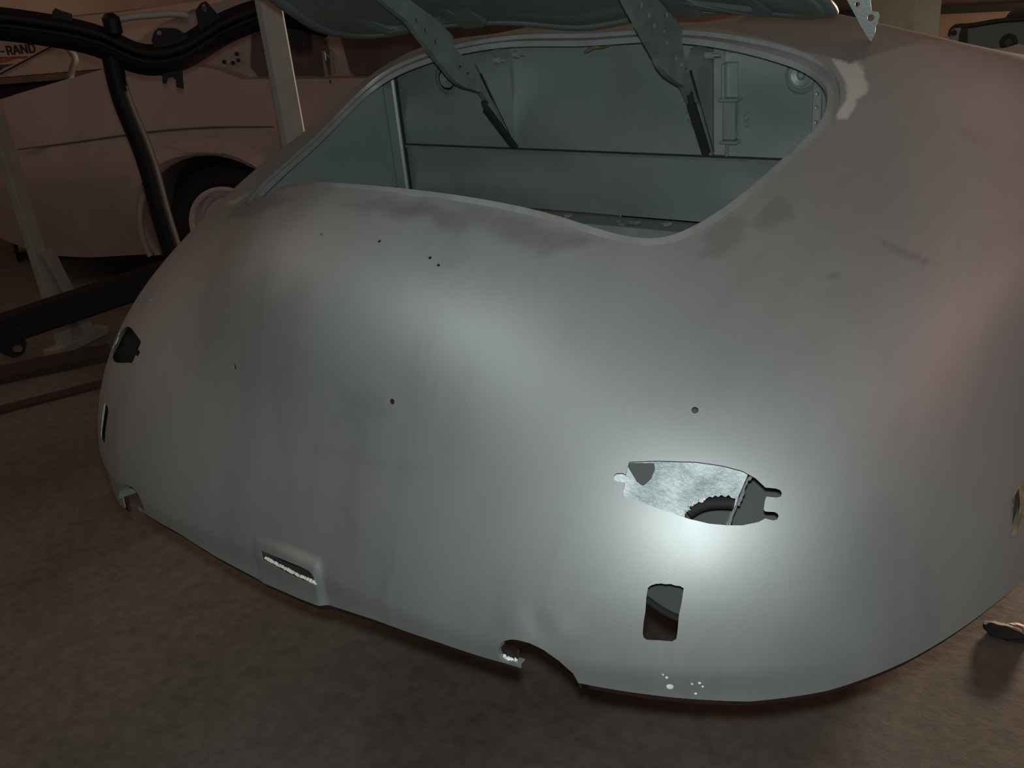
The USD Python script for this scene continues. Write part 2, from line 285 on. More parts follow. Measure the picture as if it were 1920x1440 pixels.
# outer skin grid, finer at the recess
azs = np.unique(np.round(np.r_[np.arange(-180, -75, 0.7), np.arange(-75, -9, 0.4), np.arange(-9, 9, 0.11), np.arange(9, 75, 0.4), np.arange(75, 135, 0.45), np.arange(135, 180, 0.7)], 4))
azs = azs[(np.r_[True, np.diff(azs) > 0.05])]
els = np.unique(np.round(np.r_[np.arange(-9, -3, 0.5), np.arange(-3, 4.5, 0.12), np.arange(4.5, 62, 0.36), np.arange(62, 89.6, 0.55)], 4))
AZ, EL = np.meshgrid(azs, els, indexing='ij')
BP = bpt(AZ, EL); BN = bnormal(BP.reshape(-1, 3)).reshape(BP.shape)
BP = BP - BN * pressed(BP)[..., None]
def skin_solid(t=0.0018):
    m, n = AZ.shape; V = []; F = []
    def sheet(P, flip, base):
        i, j = np.meshgrid(np.arange(m), np.arange(n - 1), indexing='ij'); i, j = i.ravel(), j.ravel(); i2 = (i + 1) % m
        f = np.vstack([np.c_[i * n + j, i2 * n + j, i2 * n + j + 1], np.c_[i * n + j, i2 * n + j + 1, i * n + j + 1]])
        k = np.arange(m); f = np.vstack([f, np.c_[k * n + n - 1, ((k + 1) % m) * n + n - 1, np.full(m, m * n)]])
        V.append(np.vstack([P.reshape(-1, 3), P[:, -1].mean(0)])); F.append((f[:, ::-1] if flip else f) + base)
    sheet(BP, False, 0); N1 = m * n + 1; sheet(BP - BN * t, True, N1)
    k = np.arange(m); k2 = (k + 1) % m
    F.append(np.vstack([np.c_[k * n, N1 + k * n, N1 + k2 * n], np.c_[k * n, N1 + k2 * n, k2 * n]]))
    return np.vstack(V), np.vstack(F)
def to_manifold(mesh):
    v, f, _ = meshkit.arrays(mesh)
    t = trimesh.Trimesh(v, f); t.merge_vertices(); t.fix_normals()
    return m3.Manifold(m3.Mesh(np.asarray(t.vertices, np.float32), np.asarray(t.faces, np.uint32)))
sv, sf = skin_solid()
skin = m3.Manifold(m3.Mesh(sv.astype(np.float32), sf.astype(np.uint32)))
if skin.volume() < 0: skin = m3.Manifold(m3.Mesh(sv.astype(np.float32), sf[:, ::-1].astype(np.uint32)))
cuts = []
xs = np.linspace(-1.25, 1.25, 400)
lowpoly = Polygon(list(zip(xs, low_z(xs))) + [(1.25, -0.3), (-1.25, -0.3)])
lp = trimesh.creation.extrude_polygon(lowpoly, 5.0, engine='earcut'); v = np.array(lp.vertices)
cuts.append(trimesh.Trimesh(np.c_[v[:, 0], 4.2 - v[:, 2], v[:, 1]], lp.faces, process=False))
go = trimesh.creation.extrude_polygon(Polygon(offset_loop(OPEN, 0.019)).buffer(0), 0.7, engine='earcut'); go.apply_translation([0, 0, 0.62]); cuts.append(go)
ck = trimesh.creation.extrude_polygon(rounded([(-0.56, 1.62), (0.56, 1.62), (0.60, 2.35), (-0.60, 2.35)], 0.08), 1.2, engine='earcut'); ck.apply_translation([0, 0, 0.60]); cuts.append(ck)
cuts.append(box(-1.6, 1.6, 1.80, 4.5, 0.58, 1.6))
for X in (LAMP3, SLOT3, EXH3): cuts += [cutter(X), cutter(X * MIR)]
cuts.append(cutter(PLATE3, 0.03))
for s_ in (-1, 1): cuts.append(lathe([(.34, -.2), (.34, .2)], (s_ * .86, 1.46, .28), (1, 0, 0), 48))
HOLES = []
for (x, y), r, mirror in ROUND:
    X = on_body([(x, y)])[0]; R = r / FPX * np.linalg.norm(X - EYE); n = bnormal(X[None])[0]; u, w = frame_of(n); a = np.arange(14) / 14 * 2 * np.pi
    ring = X + R * (np.cos(a)[:, None] * u + np.sin(a)[:, None] * w); HOLES.append((X, R, n))
    cuts.append(cutter(ring)); 
    if mirror: cuts.append(cutter(ring * MIR))
skin = skin - m3.Manifold.batch_boolean([to_manifold(c) for c in cuts], m3.OpType.Add)

# paint patches and a shadow wedge painted on the right deck, outlined on the photograph and carried to the sheet
DARK = [([(425, 408), (440, 387), (470, 374), (520, 368), (562, 371), (540, 381), (510, 386), (490, 398), (465, 405)], .8, .5), ([(640, 385), (700, 375), (720, 371), (765, 384), (750, 400), (720, 398), (680, 395)], .55, .5),
        ([(715, 372), (800, 378), (850, 393), (885, 415), (870, 436), (835, 432), (800, 410), (760, 408), (735, 400)], .75, .5), ([(870, 388), (960, 405), (1050, 432), (1140, 450), (1090, 466), (1000, 468), (950, 452), (920, 430)], .75, .8),
        ([(1310, 446), (1370, 402), (1395, 420), (1390, 450), (1355, 478), (1300, 486), (1330, 462)], .5, .6), ([(1420, 400), (1460, 365), (1485, 385), (1485, 405), (1455, 425), (1425, 428), (1412, 415)], .55, .4),
        ([(1645, 452), (1660, 455), (1700, 470), (1762, 496), (1745, 497), (1690, 478)], 1.0, .18), ([(1543, 512), (1565, 515), (1592, 521), (1565, 520)], .9, .2), ([(1885, 104), (1897, 106), (1885, 108)], .9, .2),
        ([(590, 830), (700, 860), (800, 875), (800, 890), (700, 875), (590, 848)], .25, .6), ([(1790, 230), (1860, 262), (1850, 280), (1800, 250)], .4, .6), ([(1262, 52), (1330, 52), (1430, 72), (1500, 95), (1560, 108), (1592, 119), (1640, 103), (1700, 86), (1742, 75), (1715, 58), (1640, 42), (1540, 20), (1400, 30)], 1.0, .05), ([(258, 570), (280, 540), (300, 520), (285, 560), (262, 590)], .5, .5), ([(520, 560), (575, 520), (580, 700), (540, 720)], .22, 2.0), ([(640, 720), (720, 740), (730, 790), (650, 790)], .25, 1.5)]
LIGHT = [([(1560, 106), (1584, 103), (1606, 114), (1619, 130), (1621, 146), (1627, 163), (1626, 176), (1608, 184), (1600, 205), (1592, 219), (1579, 225), (1568, 217), (1587, 187), (1587, 163), (1576, 135), (1562, 119)], 1.0, .10), ([(420, 380), (440, 374), (470, 360), (480, 352), (465, 365), (440, 385)], .6, .3)]
def to_ae(p): a, e, _ = ang(on_body(p)); return Polygon(np.c_[a * np.cos(np.radians(e)), e]).buffer(0)
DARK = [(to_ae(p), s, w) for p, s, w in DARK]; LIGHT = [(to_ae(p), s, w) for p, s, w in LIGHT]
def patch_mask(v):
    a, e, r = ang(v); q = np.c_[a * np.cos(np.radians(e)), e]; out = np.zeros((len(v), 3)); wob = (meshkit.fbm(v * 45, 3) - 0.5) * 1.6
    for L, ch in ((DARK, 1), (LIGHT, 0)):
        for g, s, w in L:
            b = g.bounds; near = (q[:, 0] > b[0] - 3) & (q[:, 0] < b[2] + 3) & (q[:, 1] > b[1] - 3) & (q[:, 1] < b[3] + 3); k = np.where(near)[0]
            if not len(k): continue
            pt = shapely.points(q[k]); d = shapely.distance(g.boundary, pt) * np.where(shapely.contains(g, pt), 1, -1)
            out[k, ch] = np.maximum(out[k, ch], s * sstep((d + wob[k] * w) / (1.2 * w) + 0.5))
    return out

# ------------------------------------------------------------------ the car body
CAR = thing('car_body', 'bare rounded rear of a vintage roadster shell in grey primer with its engine lid raised', 'car body', (0, 1.4, FLOOR))
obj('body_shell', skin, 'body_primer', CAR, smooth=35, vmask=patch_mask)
# gutter round the engine opening
zo = top_z(offset_loop(OPEN, 0.0195)); zi = top_z(OPEN)
rows = [zo + [0, 0, -0.0004]]
lo = np.c_[offset_loop(OPEN, 0.0180), zo[:, 2] - 0.0075]; rows.append(lo)
rows.append(np.c_[offset_loop(OPEN, 0.004), zi[:, 2] - 0.0065]); rows.append(np.c_[offset_loop(OPEN, 0.0012), zi[:, 2] - 0.0075])
rows.append(np.c_[OPEN, zi[:, 2] - 0.0105]); rows.append(np.c_[OPEN, zi[:, 2] - 0.017]); rows.append(np.c_[offset_loop(OPEN, 0.003), zi[:, 2] - 0.018]); rows.append(np.c_[offset_loop(OPEN, 0.003), zi[:, 2] - 0.012]); rows.append(np.c_[offset_loop(OPEN, 0.0195), zo[:, 2] - 0.0095])
gut = loft(np.array(rows).transpose(1, 0, 2), closed=True)
obj('lid_gutter', gut, 'rim_primer', CAR, smooth=40)
def dimple(px, r, name='screw_hole', m='dirt_shade_dark'):
    X = on_body([px])[0]; n = bnormal(X[None])[0]; obj(name, lathe([(0.0, 0.0), (r, 0.0), (r, -0.001)], X + n * -0.0062, n, 14), m, CAR)
dimple((1314, 420), 0.0042); dimple((1556, 206), 0.0040)
# dark return lip hanging inside the lower edge
azl = np.linspace(-112, 100, 460); e0 = np.full(azl.shape, -12.0); e1 = np.full(azl.shape, 12.0)
for _ in range(30):
    em = (e0 + e1) / 2; P = bpt(azl, em); up = P[:, 2] > low_z(P[:, 0]); e1, e0 = np.where(up, em, e1), np.where(up, e0, em)
EP = bpt(azl, e1); EN = bnormal(EP); EN[:, 2] = 0; EN /= np.linalg.norm(EN, axis=1, keepdims=True); EP = EP - EN * (pressed(EP)[:, None] + 0.006)
EX0, EX1 = 0.386, 0.452
cutr = (np.abs(EP[:, 0]) > EX0) & (np.abs(EP[:, 0]) < EX1)
runs = np.split(np.where(~cutr)[0], np.where(np.diff(np.where(~cutr)[0]) > 1)[0] + 1)
for rn in runs:
    p, n = EP[rn], EN[rn]
    rr = np.stack([p + [0, 0, 0.018], p + [0, 0, -0.0115], p - n * 0.004 + [0, 0, -0.0125], p - n * 0.006 + [0, 0, 0.018]], 1)
    obj('lower_lip', loft(rr), 'oxide_primer', CAR, smooth=40)
# inward flanges round the two exhaust notches
for s, ok in ((1, 1), (-1, 1)):
    arc = on_body(smooth_path([(973, 1250), (962, 1246), (950, 1245), (940, 1241), (934, 1232), (933, 1220), (938, 1208), (946, 1202), (958, 1199), (970, 1199.5), (993, 1206), (1020, 1219), (1047, 1239), (1072, 1266), (1081, 1288)], 60)) * [s, 1, 1]
    n = bnormal(arc).mean(0); n /= np.linalg.norm(n)
    n = n * 0.75 + np.array([0, -0.66, 0]); n /= np.linalg.norm(n)
    fl_ = arc[:25] if s > 0 else arc[34:]
    obj('exhaust_flange', ribbon(np.stack([fl_ - n * 0.0005, fl_ - n * (0.016 if s > 0 else 0.065)], 0)), 'bay_primer', CAR, smooth=60)
    lp_ = arc[22:] if s > 0 else arc[16:40]
    q = lp_ - n * 0.008; obj('notch_lip', loft(np.stack([q + [0, 0, .012], q + [0, 0, -.0085], q - n * .004 + [0, 0, -.0095], q - n * .006 + [0, 0, .012]], 1)), 'under_black', CAR, smooth=40)
    pts = smooth_path(arc[3:10] - n * 0.010 if s > 0 else arc[42:58] - n * 0.036, 30)
    obj('torn_edge', tube(pts + RNG.normal(0, 0.0009, pts.shape), RNG.uniform(0.0006, 0.0032, 30) * (1 if s > 0 else 1.5), 6), 'bare_metal', CAR, label='bright torn bare metal edge')
# number-plate recess: ragged bright lower edge and a dark shelf behind the slot
low = smooth_path(on_body([(494, 1049), (515, 1059), (540, 1071), (570, 1084), (597, 1094)]), 60); nb = bnormal(low)
obj('torn_edge', tube(low + nb * np.linspace(-.004, .0025, 60)[:, None] + np.c_[np.zeros(60), np.zeros(60), .001 + RNG.uniform(-0.0006, 0.0012, 60)], RNG.uniform(0.0016, 0.0030, 60), 6), 'bare_metal', CAR, label='bright torn bare metal edge')
mid = smooth_path(on_body([(488, 1036), (520, 1048), (560, 1064), (600, 1083)]), 20); nb = bnormal(mid)
obj('slot_shelf', ribbon(np.stack([mid - nb * 0.008 + [0, 0, -0.006], mid - nb * 0.008 + [0, 0, -0.014], mid - nb * 0.030 + [0, 0, -0.02]], 0)), 'inner_grey', CAR, smooth=40)
obj('slot_backing', ribbon(np.stack([mid - nb * 0.035 + [0, 0, 0.03], mid - nb * 0.035 + [0, 0, -0.03]], 0)), 'oxide_primer', CAR)
# bare spot low on the right
X, R, n = HOLES[-1]; obj('bare_spot', lathe([(0, 0), (R * 0.95, 0.0), (R, -0.0015)], X - n * (0.002 + pressed(X[None])[0]), n, 18), 'bare_metal', CAR, label='bright bare metal spot')
for px, r in (((1298, 1286), .0016), ((1312, 1284), .0020), ((1318, 1292), .0015), ((1305, 1308), .0018), ((1250, 1272), .0018), ((1243, 1266), .0012), ((1366, 1052), .0009)):
    X = on_body([px])[0]; n = bnormal(X[None])[0]; X = X - n * pressed(X[None])[0]; obj('weld_pit', lathe([(0, 0.0008), (r * .6, 0.0008), (r, 0.0)], X, n, 8), 'bare_metal', CAR)
# behind the right lamp opening: rough bright sheet with a rusted hole, grey panels deeper in
LC = on_body([(1300, 925)])[0]; ln = bnormal(LC[None])[0]
lu = np.cross([0, 0, 1.0], ln); PA = Plane(LC - ln * 0.040, lu, np.cross(ln, lu) + 0.25 * ln)
hole = [(1272, 985), (1279, 966), (1283, 957), (1288, 955), (1291, 949), (1297, 948), (1300, 942), (1306, 944), (1309, 938), (1315, 939), (1319, 933), (1325, 935), (1330, 931), (1336, 933), (1341, 929), (1347, 932), (1352, 928), (1360, 932), (1366, 928), (1372, 934), (1379, 935), (1377, 948), (1372, 962), (1366, 990), (1320, 1000)]
sheet = Polygon(PA.at([(1110, 820), (1430, 845), (1404, 886), (1385, 930), (1362, 1010), (1240, 1010), (1100, 960)])).difference(Polygon(PA.at(hole)).buffer(0))
obj('lamp_pocket', PA.shape(sheet, -0.0012, 0.0), 'zinc_sheet', CAR, label='rough bright metal sheet with a rusted hole')
rim = PA.p3(PA.at(smooth_path([(1273, 984), (1280, 966), (1290, 955), (1299, 947), (1308, 940), (1320, 938)], 40)), 0.0)
obj('rust_flakes', tube(rim + RNG.normal(0, .0013, rim.shape), RNG.uniform(.0004, .0026, 40), 5), 'bare_metal', CAR)
PD = Plane(LC - ln * 0.075, lu, np.cross(ln, lu)); dk = PD.p3(PD.at(smooth_path([(1290, 962), (1310, 950), (1340, 943), (1376, 944)], 20)))
obj('gap_shade_tube', tube(dk, .0072, 8), 'dirt_shade_dark', CAR, smooth=60)  # dark tube standing in for the shaded gap at the hole edge
PB = Plane(LC - ln * 0.15, lu, np.cross(ln, lu))
obj('inner_panel', PB.shape(Polygon(PB.at([(1120, 840), (1560, 840), (1560, 1000), (1120, 1020)])), -0.0012, 0.0), 'inner_grey', CAR)
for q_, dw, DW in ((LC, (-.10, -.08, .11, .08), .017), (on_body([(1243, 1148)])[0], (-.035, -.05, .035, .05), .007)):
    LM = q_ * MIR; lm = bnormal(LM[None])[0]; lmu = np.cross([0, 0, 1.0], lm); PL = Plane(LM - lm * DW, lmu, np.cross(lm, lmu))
    obj('shade_sheet', PL.shape(shapely.geometry.box(*dw), -0.0012, 0.0), 'shade_dark', CAR)  # dark sheets standing in for shade inside the left openings
PW = Plane(LC - ln * 0.028, lu, np.cross(ln, lu))
obj('lamp_bracket', PW.shape(rounded(PW.at([(1172, 862), (1226, 862), (1228, 880), (1221, 897), (1206, 911), (1194, 903), (1180, 880)]), 0.003), -0.001, 0.0), 'inner_grey', CAR)
seam = PA.p3(PA.at(smooth_path([(1416, 886), (1400, 905), (1388, 935), (1372, 965), (1362, 992)], 24)), 0.0)
obj('weld_seam', tube(seam + RNG.normal(0, .0006, seam.shape), RNG.uniform(.0012, .003, 24), 6), 'rim_primer', CAR)
# behind the right bumper slot: grey inner panel with a dark lip, the floor below it
SC = on_body([(1243, 1148)])[0]; sn = bnormal(SC[None])[0]; su = np.cross([0, 0, 1.0], sn); PS = Plane(SC - sn * 0.075, su, np.cross(sn, su))
edge = smooth_path([(1150, 1080), (1190, 1103), (1214, 1119), (1238, 1136), (1262, 1149), (1290, 1158), (1330, 1166)], 30)
obj('splash_panel', PS.shape(Polygon(PS.at(np.vstack([edge, [(1330, 1050), (1150, 1050)]]))), -0.0012, 0.0), 'inner_grey', CAR)
le = PS.p3(PS.at(edge + [0, 5]), 0.002); obj('panel_lip', tube(le, 0.0042, 8), 'under_black', CAR)
# right rear flank: rusty slot with old filler
fl = [(1896, 950), (1898, 930), (1904, 912), (1914, 905), (1930, 900), (1930, 950), (1912, 985), (1905, 1005), (1893, 1008)]
FX = on_body(fl); fn = bnormal(FX); obj('old_filler', ribbon(np.stack([FX + fn * .0006, np.repeat((FX.mean(0) + fn.mean(0) * .003)[None], len(FX), 0)], 0)), 'rusty_edge', CAR, label='flaking yellowish filler around a slot')
FX = on_body([(1894, 985), (1899, 930), (1907, 916), (1909, 945), (1903, 975)]); fn = bnormal(FX); obj('flank_slot', ribbon(np.stack([FX + fn * .0022, np.repeat((FX.mean(0) + fn.mean(0) * .0045)[None], len(FX), 0)], 0)), 'dirt_shade_dark', CAR)

# ---- engine bay
YF, ZS = 1.0, 0.802                                                         # bulkhead plane and the height of its seam
zt = lambda x: top_z(np.c_[np.atleast_1d(x), np.full(np.size(x), YF)])[:, 2]
xb = np.linspace(-0.555, 0.555, 90)
def sheet_xz(zlo, zhi, y, nz=14, bulge=0.0, seed=0):
    rws = []
    for k in np.linspace(0, 1, nz):
        z = zlo + (zhi - zlo) * k; X = np.c_[xb, np.broadcast_to(y, xb.shape), np.broadcast_to(z, xb.shape)]
        X[:, 1] -= bulge * math.sin(math.pi * k) * (meshkit.noise(np.c_[xb * 5, np.full(len(xb), k * 1.2), np.zeros(len(xb))], seed) - .5); rws.append(X)
    return ribbon(rws)
obj('upper_bulkhead', sheet_xz(ZS, zt(xb) - 0.004, YF, bulge=0.030, seed=3), 'bay_primer', CAR, smooth=60)
obj('lower_bulkhead', sheet_xz(0.680, ZS - 0.002, YF - 0.006, bulge=0.036, seed=9), 'bay_primer', CAR, smooth=60)
obj('bulkhead_seam', cat_meshes(box(-.52, .52, YF - 0.011, YF - 0.004, ZS - 0.0045, ZS - 0.0005)), 'hinge_primer', CAR)
obj('seam_gap', box(-.52, .52, YF - 0.0072, YF - 0.003, ZS - 0.0012, ZS + 0.0022), 'dirt_shade_dark', CAR)
obj('bay_shelf', cat_meshes(rbox(-.54, .54, .93, YF, .668, .676, .002)), 'bay_primer', CAR)
obj('bay_shelf', rbox(-.54, .54, .60, .926, .650, .658, .002), 'hinge_primer', CAR)
obj('shelf_lip', rbox(-.54, .54, .922, .930, .655, .679, .002), 'rim_primer', CAR)
for x in (-0.205, .06, -.08, -.14, .14): obj('tin_clip', rbox(x - (.006 if x > -.2 else .004), x + .006, .955, .972, .676, .676 + (.016 if x < -.2 else .007), .002), 'rim_primer', CAR)
obj('shelf_latch', cat_meshes(rbox(.035, .085, .95, .965, .676, .684, .002), rbox(.05, .066, .93, .952, .662, .684, .002)), 'hinge_primer', CAR)
for s in (-1, 1):
    yy = np.linspace(.30, YF, 30)
    lim = np.interp(yy, [.30, .45, .55, .7, .85, 1.0], [.50, .52, .535, .545, .55, .55]); top = top_z(np.c_[s * lim * .985, yy])[:, 2] - .012
    obj('bay_side', ribbon(np.stack([np.c_[s * lim + s * (1 - k) * .0, yy, .62 + (top - .62) * k] for k in np.linspace(0, 1, 10)], 0)), 'bay_primer', CAR, smooth=60)
    obj('corner_post', cat_meshes(rbox(min(s * .520, s * .552), max(s * .520, s * .552), YF - .020, YF - .004, .66, .955, .004)), 'bay_primer', CAR)
    obj('post_crease', box(min(s * .517, s * .520), max(s * .517, s * .520), YF - .012, YF - .006, .66, .955), 'dirt_shade_dark', CAR)
    # gusset carrying the hinge
    g = np.array([(YF, ZS + .002), (YF, .992), (.985, 1.004), (.905, .998), (.893, .985), (.905, .965), (.99, ZS + .004)])
    PG = Plane((s * .22, 0, 0), (0, 1, 0), (0, 0, 1)); obj('hinge_gusset', PG.shape(Polygon(g), -.0015, .0015), 'bay_primer', CAR)
    obj('gusset_shade_edge', tube(np.c_[np.full(12, s * .22), np.linspace(YF - .004, .905, 12), np.linspace(ZS + .004, .965, 12)], .0022, 8), 'dirt_shade_dark', CAR, smooth=60)  # gusset edge drawn dark for the shadow along it
    # round rubber plug ring
    gx = .3775; obj('round_plug', cat_meshes(lathe([(.0, .004), (.004, .004), (.006, .0075), (.008, .003), (.017, .005), (.0185, .002), (.022, -.002), (.027, .003), (.0315, .0005), (.0325, -.003)], (s * gx, YF - .006, .9425), (0, -1, 0), 36)), 'bay_primer', CAR, smooth=50)
    obj('plug_groove', lathe([(.0255, .0), (.0265, .0024), (.0222, .0024), (.0215, 0)], (s * gx, YF - .0075, .9425), (0, -1, 0), 36), 'hinge_primer', CAR, smooth=50)
# spot-welded flange and stamped catch bracket right of the right gusset
obj('gusset_flange', rbox(.222, .2435, YF - .0105, YF - .002, ZS + .004, 1.0, .002), 'rim_primer', CAR)
obj('catch_bracket', cat_meshes(rbox(.243, .249, YF - .026, YF - .003, .905, .965, .002), rbox(.243, .268, YF - .012, YF - .003, .905, .966, .002), rbox(.240, .274, YF - .030, YF - .003, .902, .908, .0015),
                                rbox(.243, .266, YF - .020, YF - .003, .835, .902, .0025), rbox(.240, .273, YF - .026, YF - .003, .829, .835, .0015), rbox(.246, .249, YF - .012, YF - .003, ZS + .002, .829, .001)), 'bay_primer', CAR)
for x, z in ((.2545, .888), (.2545, .868), (.2545, .849), (.254, .955), (.243, .982), (.243, .815), (.2545, .815), (.268, .815)):
    obj('rivet', lathe([(.0, .0022), (.0016, .0018), (.0024, .0)], (x, YF - (.0205 if .835 < z < .9 else .0095), z), (0, -1, 0), 10), 'rim_primer', CAR, smooth=60)
for x, z, r in ((.281, .872, .0055), (.283, .884, .0035), (.282, .860, .004), (.178, .872, .004), (.170, .866, .003), (.176, .858, .003), (.168, .880, .0025), (-.155, .893, .0025), (.02, .868, .0016), (-.36, .826, .0016)):
    obj('bolt_boss', lathe([(.0, .001), (r * .35, .001), (r * .45, .003), (r * .8, .003), (r, .0)], (x, YF - .004, z), (0, -1, 0), 14), 'bay_primer', CAR, smooth=50)
obj('seam_strip', rbox(.398, .413, YF - .012, YF - .003, .84, .925, .002), 'rim_primer', CAR)
for z in (.914, .892, .868): obj('rivet', lathe([(.0015, .0005), (.0028, .0012), (.0036, .0)], (.4065, YF - .012, z), (0, -1, 0), 12), 'bay_primer', CAR, smooth=60)
for s in (-1, 1):                                                            # hinge pivot bolts under the front edge of the opening
    for k, (dx, z, y) in enumerate(((.018, .985, .93), (.048, .992, .955))):
        obj('pivot_bolt', lathe([(.0, .026), (.0028, .026), (.0028, .012), (.0062, .012), (.0066, .0)], (s * .22 + dx, y, z), (1, -.2, 0), 12), 'rim_primer', CAR, smooth=40)

# ---- raised engine lid with its hinges
PIV = np.array([0, .935, 1.020]); ANG = math.radians(46); SH = np.array([0, 0.01, 0.022])
def swing(X):
    d = np.asarray(X, float) - PIV; y, z = d[..., 1], d[..., 2]
    return np.stack([d[..., 0], y * math.cos(ANG) + z * math.sin(ANG), -y * math.sin(ANG) + z * math.cos(ANG)], -1) + PIV + SH
LO = offset_loop(OPEN, 0.0165); LCEN = np.array([0, .64])
def ring_at(s, dz): P = LCEN + (LO - LCEN) * s; q = top_z(P); q[:, 2] += dz; return q
sk = [ring_at(s, dz) for s, dz in [(.985, -.012), (1.0, -.009), (1.003, -.004), (1.0, -.0005), (.97, .0)] + [(s, 0.) for s in np.linspace(.93, .04, 22)]]
inn = [ring_at(s, -.002) for s in np.linspace(.04, .93, 22)] + [ring_at(.972, -.003), ring_at(.982, -.012)]
LID = obj('engine_lid', trimesh.Trimesh(swing(loft(sk + inn).vertices), loft(sk + inn).faces, process=False), 'lid_primer', CAR, smooth=45, label='engine lid raised on two perforated hinge arms')
fr = [ring_at(s, dz) for s, dz in [(.972, -.004), (.972, -.014), (.962, -.0195), (.935, -.0205), (.925, -.017), (.918, -.012), (.885, -.011), (.878, -.017), (.868, -.0215), (.78, -.0215), (.765, -.017), (.758, -.004)]]
m_ = loft(fr, caps=False); obj('inner_frame', trimesh.Trimesh(swing(m_.vertices), m_.faces, process=False), 'lid_primer', LID, smooth=40)
def lid_patch(poly, dz0, dz1, name, m='lid_primer'):
    g = trimesh.creation.extrude_polygon(poly, 1.0, engine='earcut'); v = np.array(g.vertices); g2 = g.subdivide_to_size(.06) if False else g
    z = top_z(v[:, :2]); z[:, 2] += np.where(v[:, 2] > .5, dz1, dz0); return obj(name, trimesh.Trimesh(swing(z), g.faces, process=False), m, LID)
def rr(x0, x1, y0, y1, r): return shapely.geometry.box(x0, y0, x1, y1).buffer(-r).buffer(r)
lid_patch(rr(-.17, .17, .50, .82, .03).difference(rr(-.145, .145, .53, .795, .025)), -.026, -.003, 'grille_frame')
lid_patch(rr(-.125, .125, .55, .775, .02).difference(rr(-.11, .11, .562, .765, .018)), -.02, -.003, 'grille_flange')
for y in np.linspace(.58, .75, 9): lid_patch(shapely.geometry.box(-.11, y - .0035, .11, y + .0035), -.014, -.006, 'grille_bar')
for s in (-1, 1):
    lid_patch(rr(min(s * .225, s * .385), max(s * .225, s * .385), .76, .868, .022).difference(rr(min(s * .245, s * .365), max(s * .245, s * .365), .775, .85, .018)), -.034, -.020, 'pressed_rib')
    lid_patch(rr(min(s * .19, s * .245), max(s * .19, s * .245), .55, .90, .01), -.030, -.018, 'hinge_pad')
HL = [(690, -30), (640, -90), (720, -90), (767, -30), (767, 0), (790, 17), (813, 33), (831, 50), (847, 67), (853, 93), (866, 105), (880, 117), (890, 134), (897, 150), (908, 168), (917, 184), (915, 192), (903, 174), (888, 169), (873, 165), (858, 157), (847, 147), (832, 128), (817, 110), (790, 75), (763, 40), (738, 20), (713, 0)]
HLH = [(780, 38, 4), (797, 57, 4), (816, 78, 4), (835, 84, 3), (862, 128, 6), (877, 141, 6), (889, 150, 4)]
HR = [(1150, -40), (1120, -90), (1190, -90), (1215, -40), (1232, 0), (1250, 20), (1264, 35), (1277, 50), (1277, 80), (1281, 104), (1287, 127), (1292, 142), (1297, 157), (1307, 190), (1303, 200), (1298, 196), (1283, 163), (1268, 154), (1253, 143), (1246, 135), (1240, 127), (1236, 118), (1233, 110), (1216, 80), (1200, 50), (1186, 25), (1173, 0)]
HRH = [(1200, 10, 5), (1214, 29, 5), (1224, 48, 6), (1243, 59, 4), (1248, 80, 4), (1247, 28, 6), (1265, 110, 5), (1275, 121, 5), (1286, 133, 5)]
for s, P, H in ((-1, HL, HLH), (1, HR, HRH)):
    PH = Plane((s * .222, 0, 0), (0, 1, 0), (0, 0, 1)); g = Polygon(PH.at(P)).buffer(0)
    for x, y, r in H: q = PH.at([(x, y)])[0]; g = g.difference(circle(q[0], q[1], r / FPX * 1.75))
    hp = obj('hinge_arm', PH.shape(g, -.002, .002), 'hinge_primer', LID)
    lowr = PH.at(HL[14:24] if s < 0 else HR[12:23])
    el_ = Polygon(PH.at(P)).buffer(0).exterior; line = np.array([el_.interpolate(t, normalized=True).coords[0] for t in np.linspace(0, 1, 160, endpoint=False)])
    obj('hinge_flange', loft([PH.p3(line, -.002) , PH.p3(line, -.010)], caps=False), 'hinge_primer', LID)
    a = PH.at([(906, 190), (912, 205), (966, 278)] if s < 0 else [(1292, 175), (1296, 195), (1324, 286)])
    b = np.array([a[0], a[1]]); PB_ = PH.p3(b, .001); obj('hinge_shade_rod', tube(np.vstack([PB_[:1], PB_[1:]]), .0055, 10), 'dirt_shade_dark', LID)
    obj('gusset_shade_bar', bar(PH.p3(a[1:2], 0)[0], PH.p3(a[2:3], 0)[0], .010, .014, up=(1, 0, 0)), 'dirt_shade_dark', LID)  # dark rod and bar stand in for the shadowed gusset edge
# bracket with holes standing on the deck right of the lid
q = on_body([(1634, 78)])[0]; PK = Plane(q, (1, .25, 0), (0, 0, 1))
g = Polygon(PK.at([(1560, -60), (1588, 0), (1600, 22), (1612, 45), (1624, 65), (1633, 78), (1640, 66), (1642, 52), (1649, 30), (1646, 22), (1634, 20), (1632, 0), (1622, -60)])).buffer(0)
for x, y, r in ((1633, 33, 4.5), (1608, 8, 3)): c_ = PK.at([(x, y)])[0]; g = g.difference(circle(c_[0], c_[1], r / FPX * 2.0))
obj('lid_stay', PK.shape(g, -.002, .002), 'lid_primer', CAR, label='perforated lid stay on the rear deck')

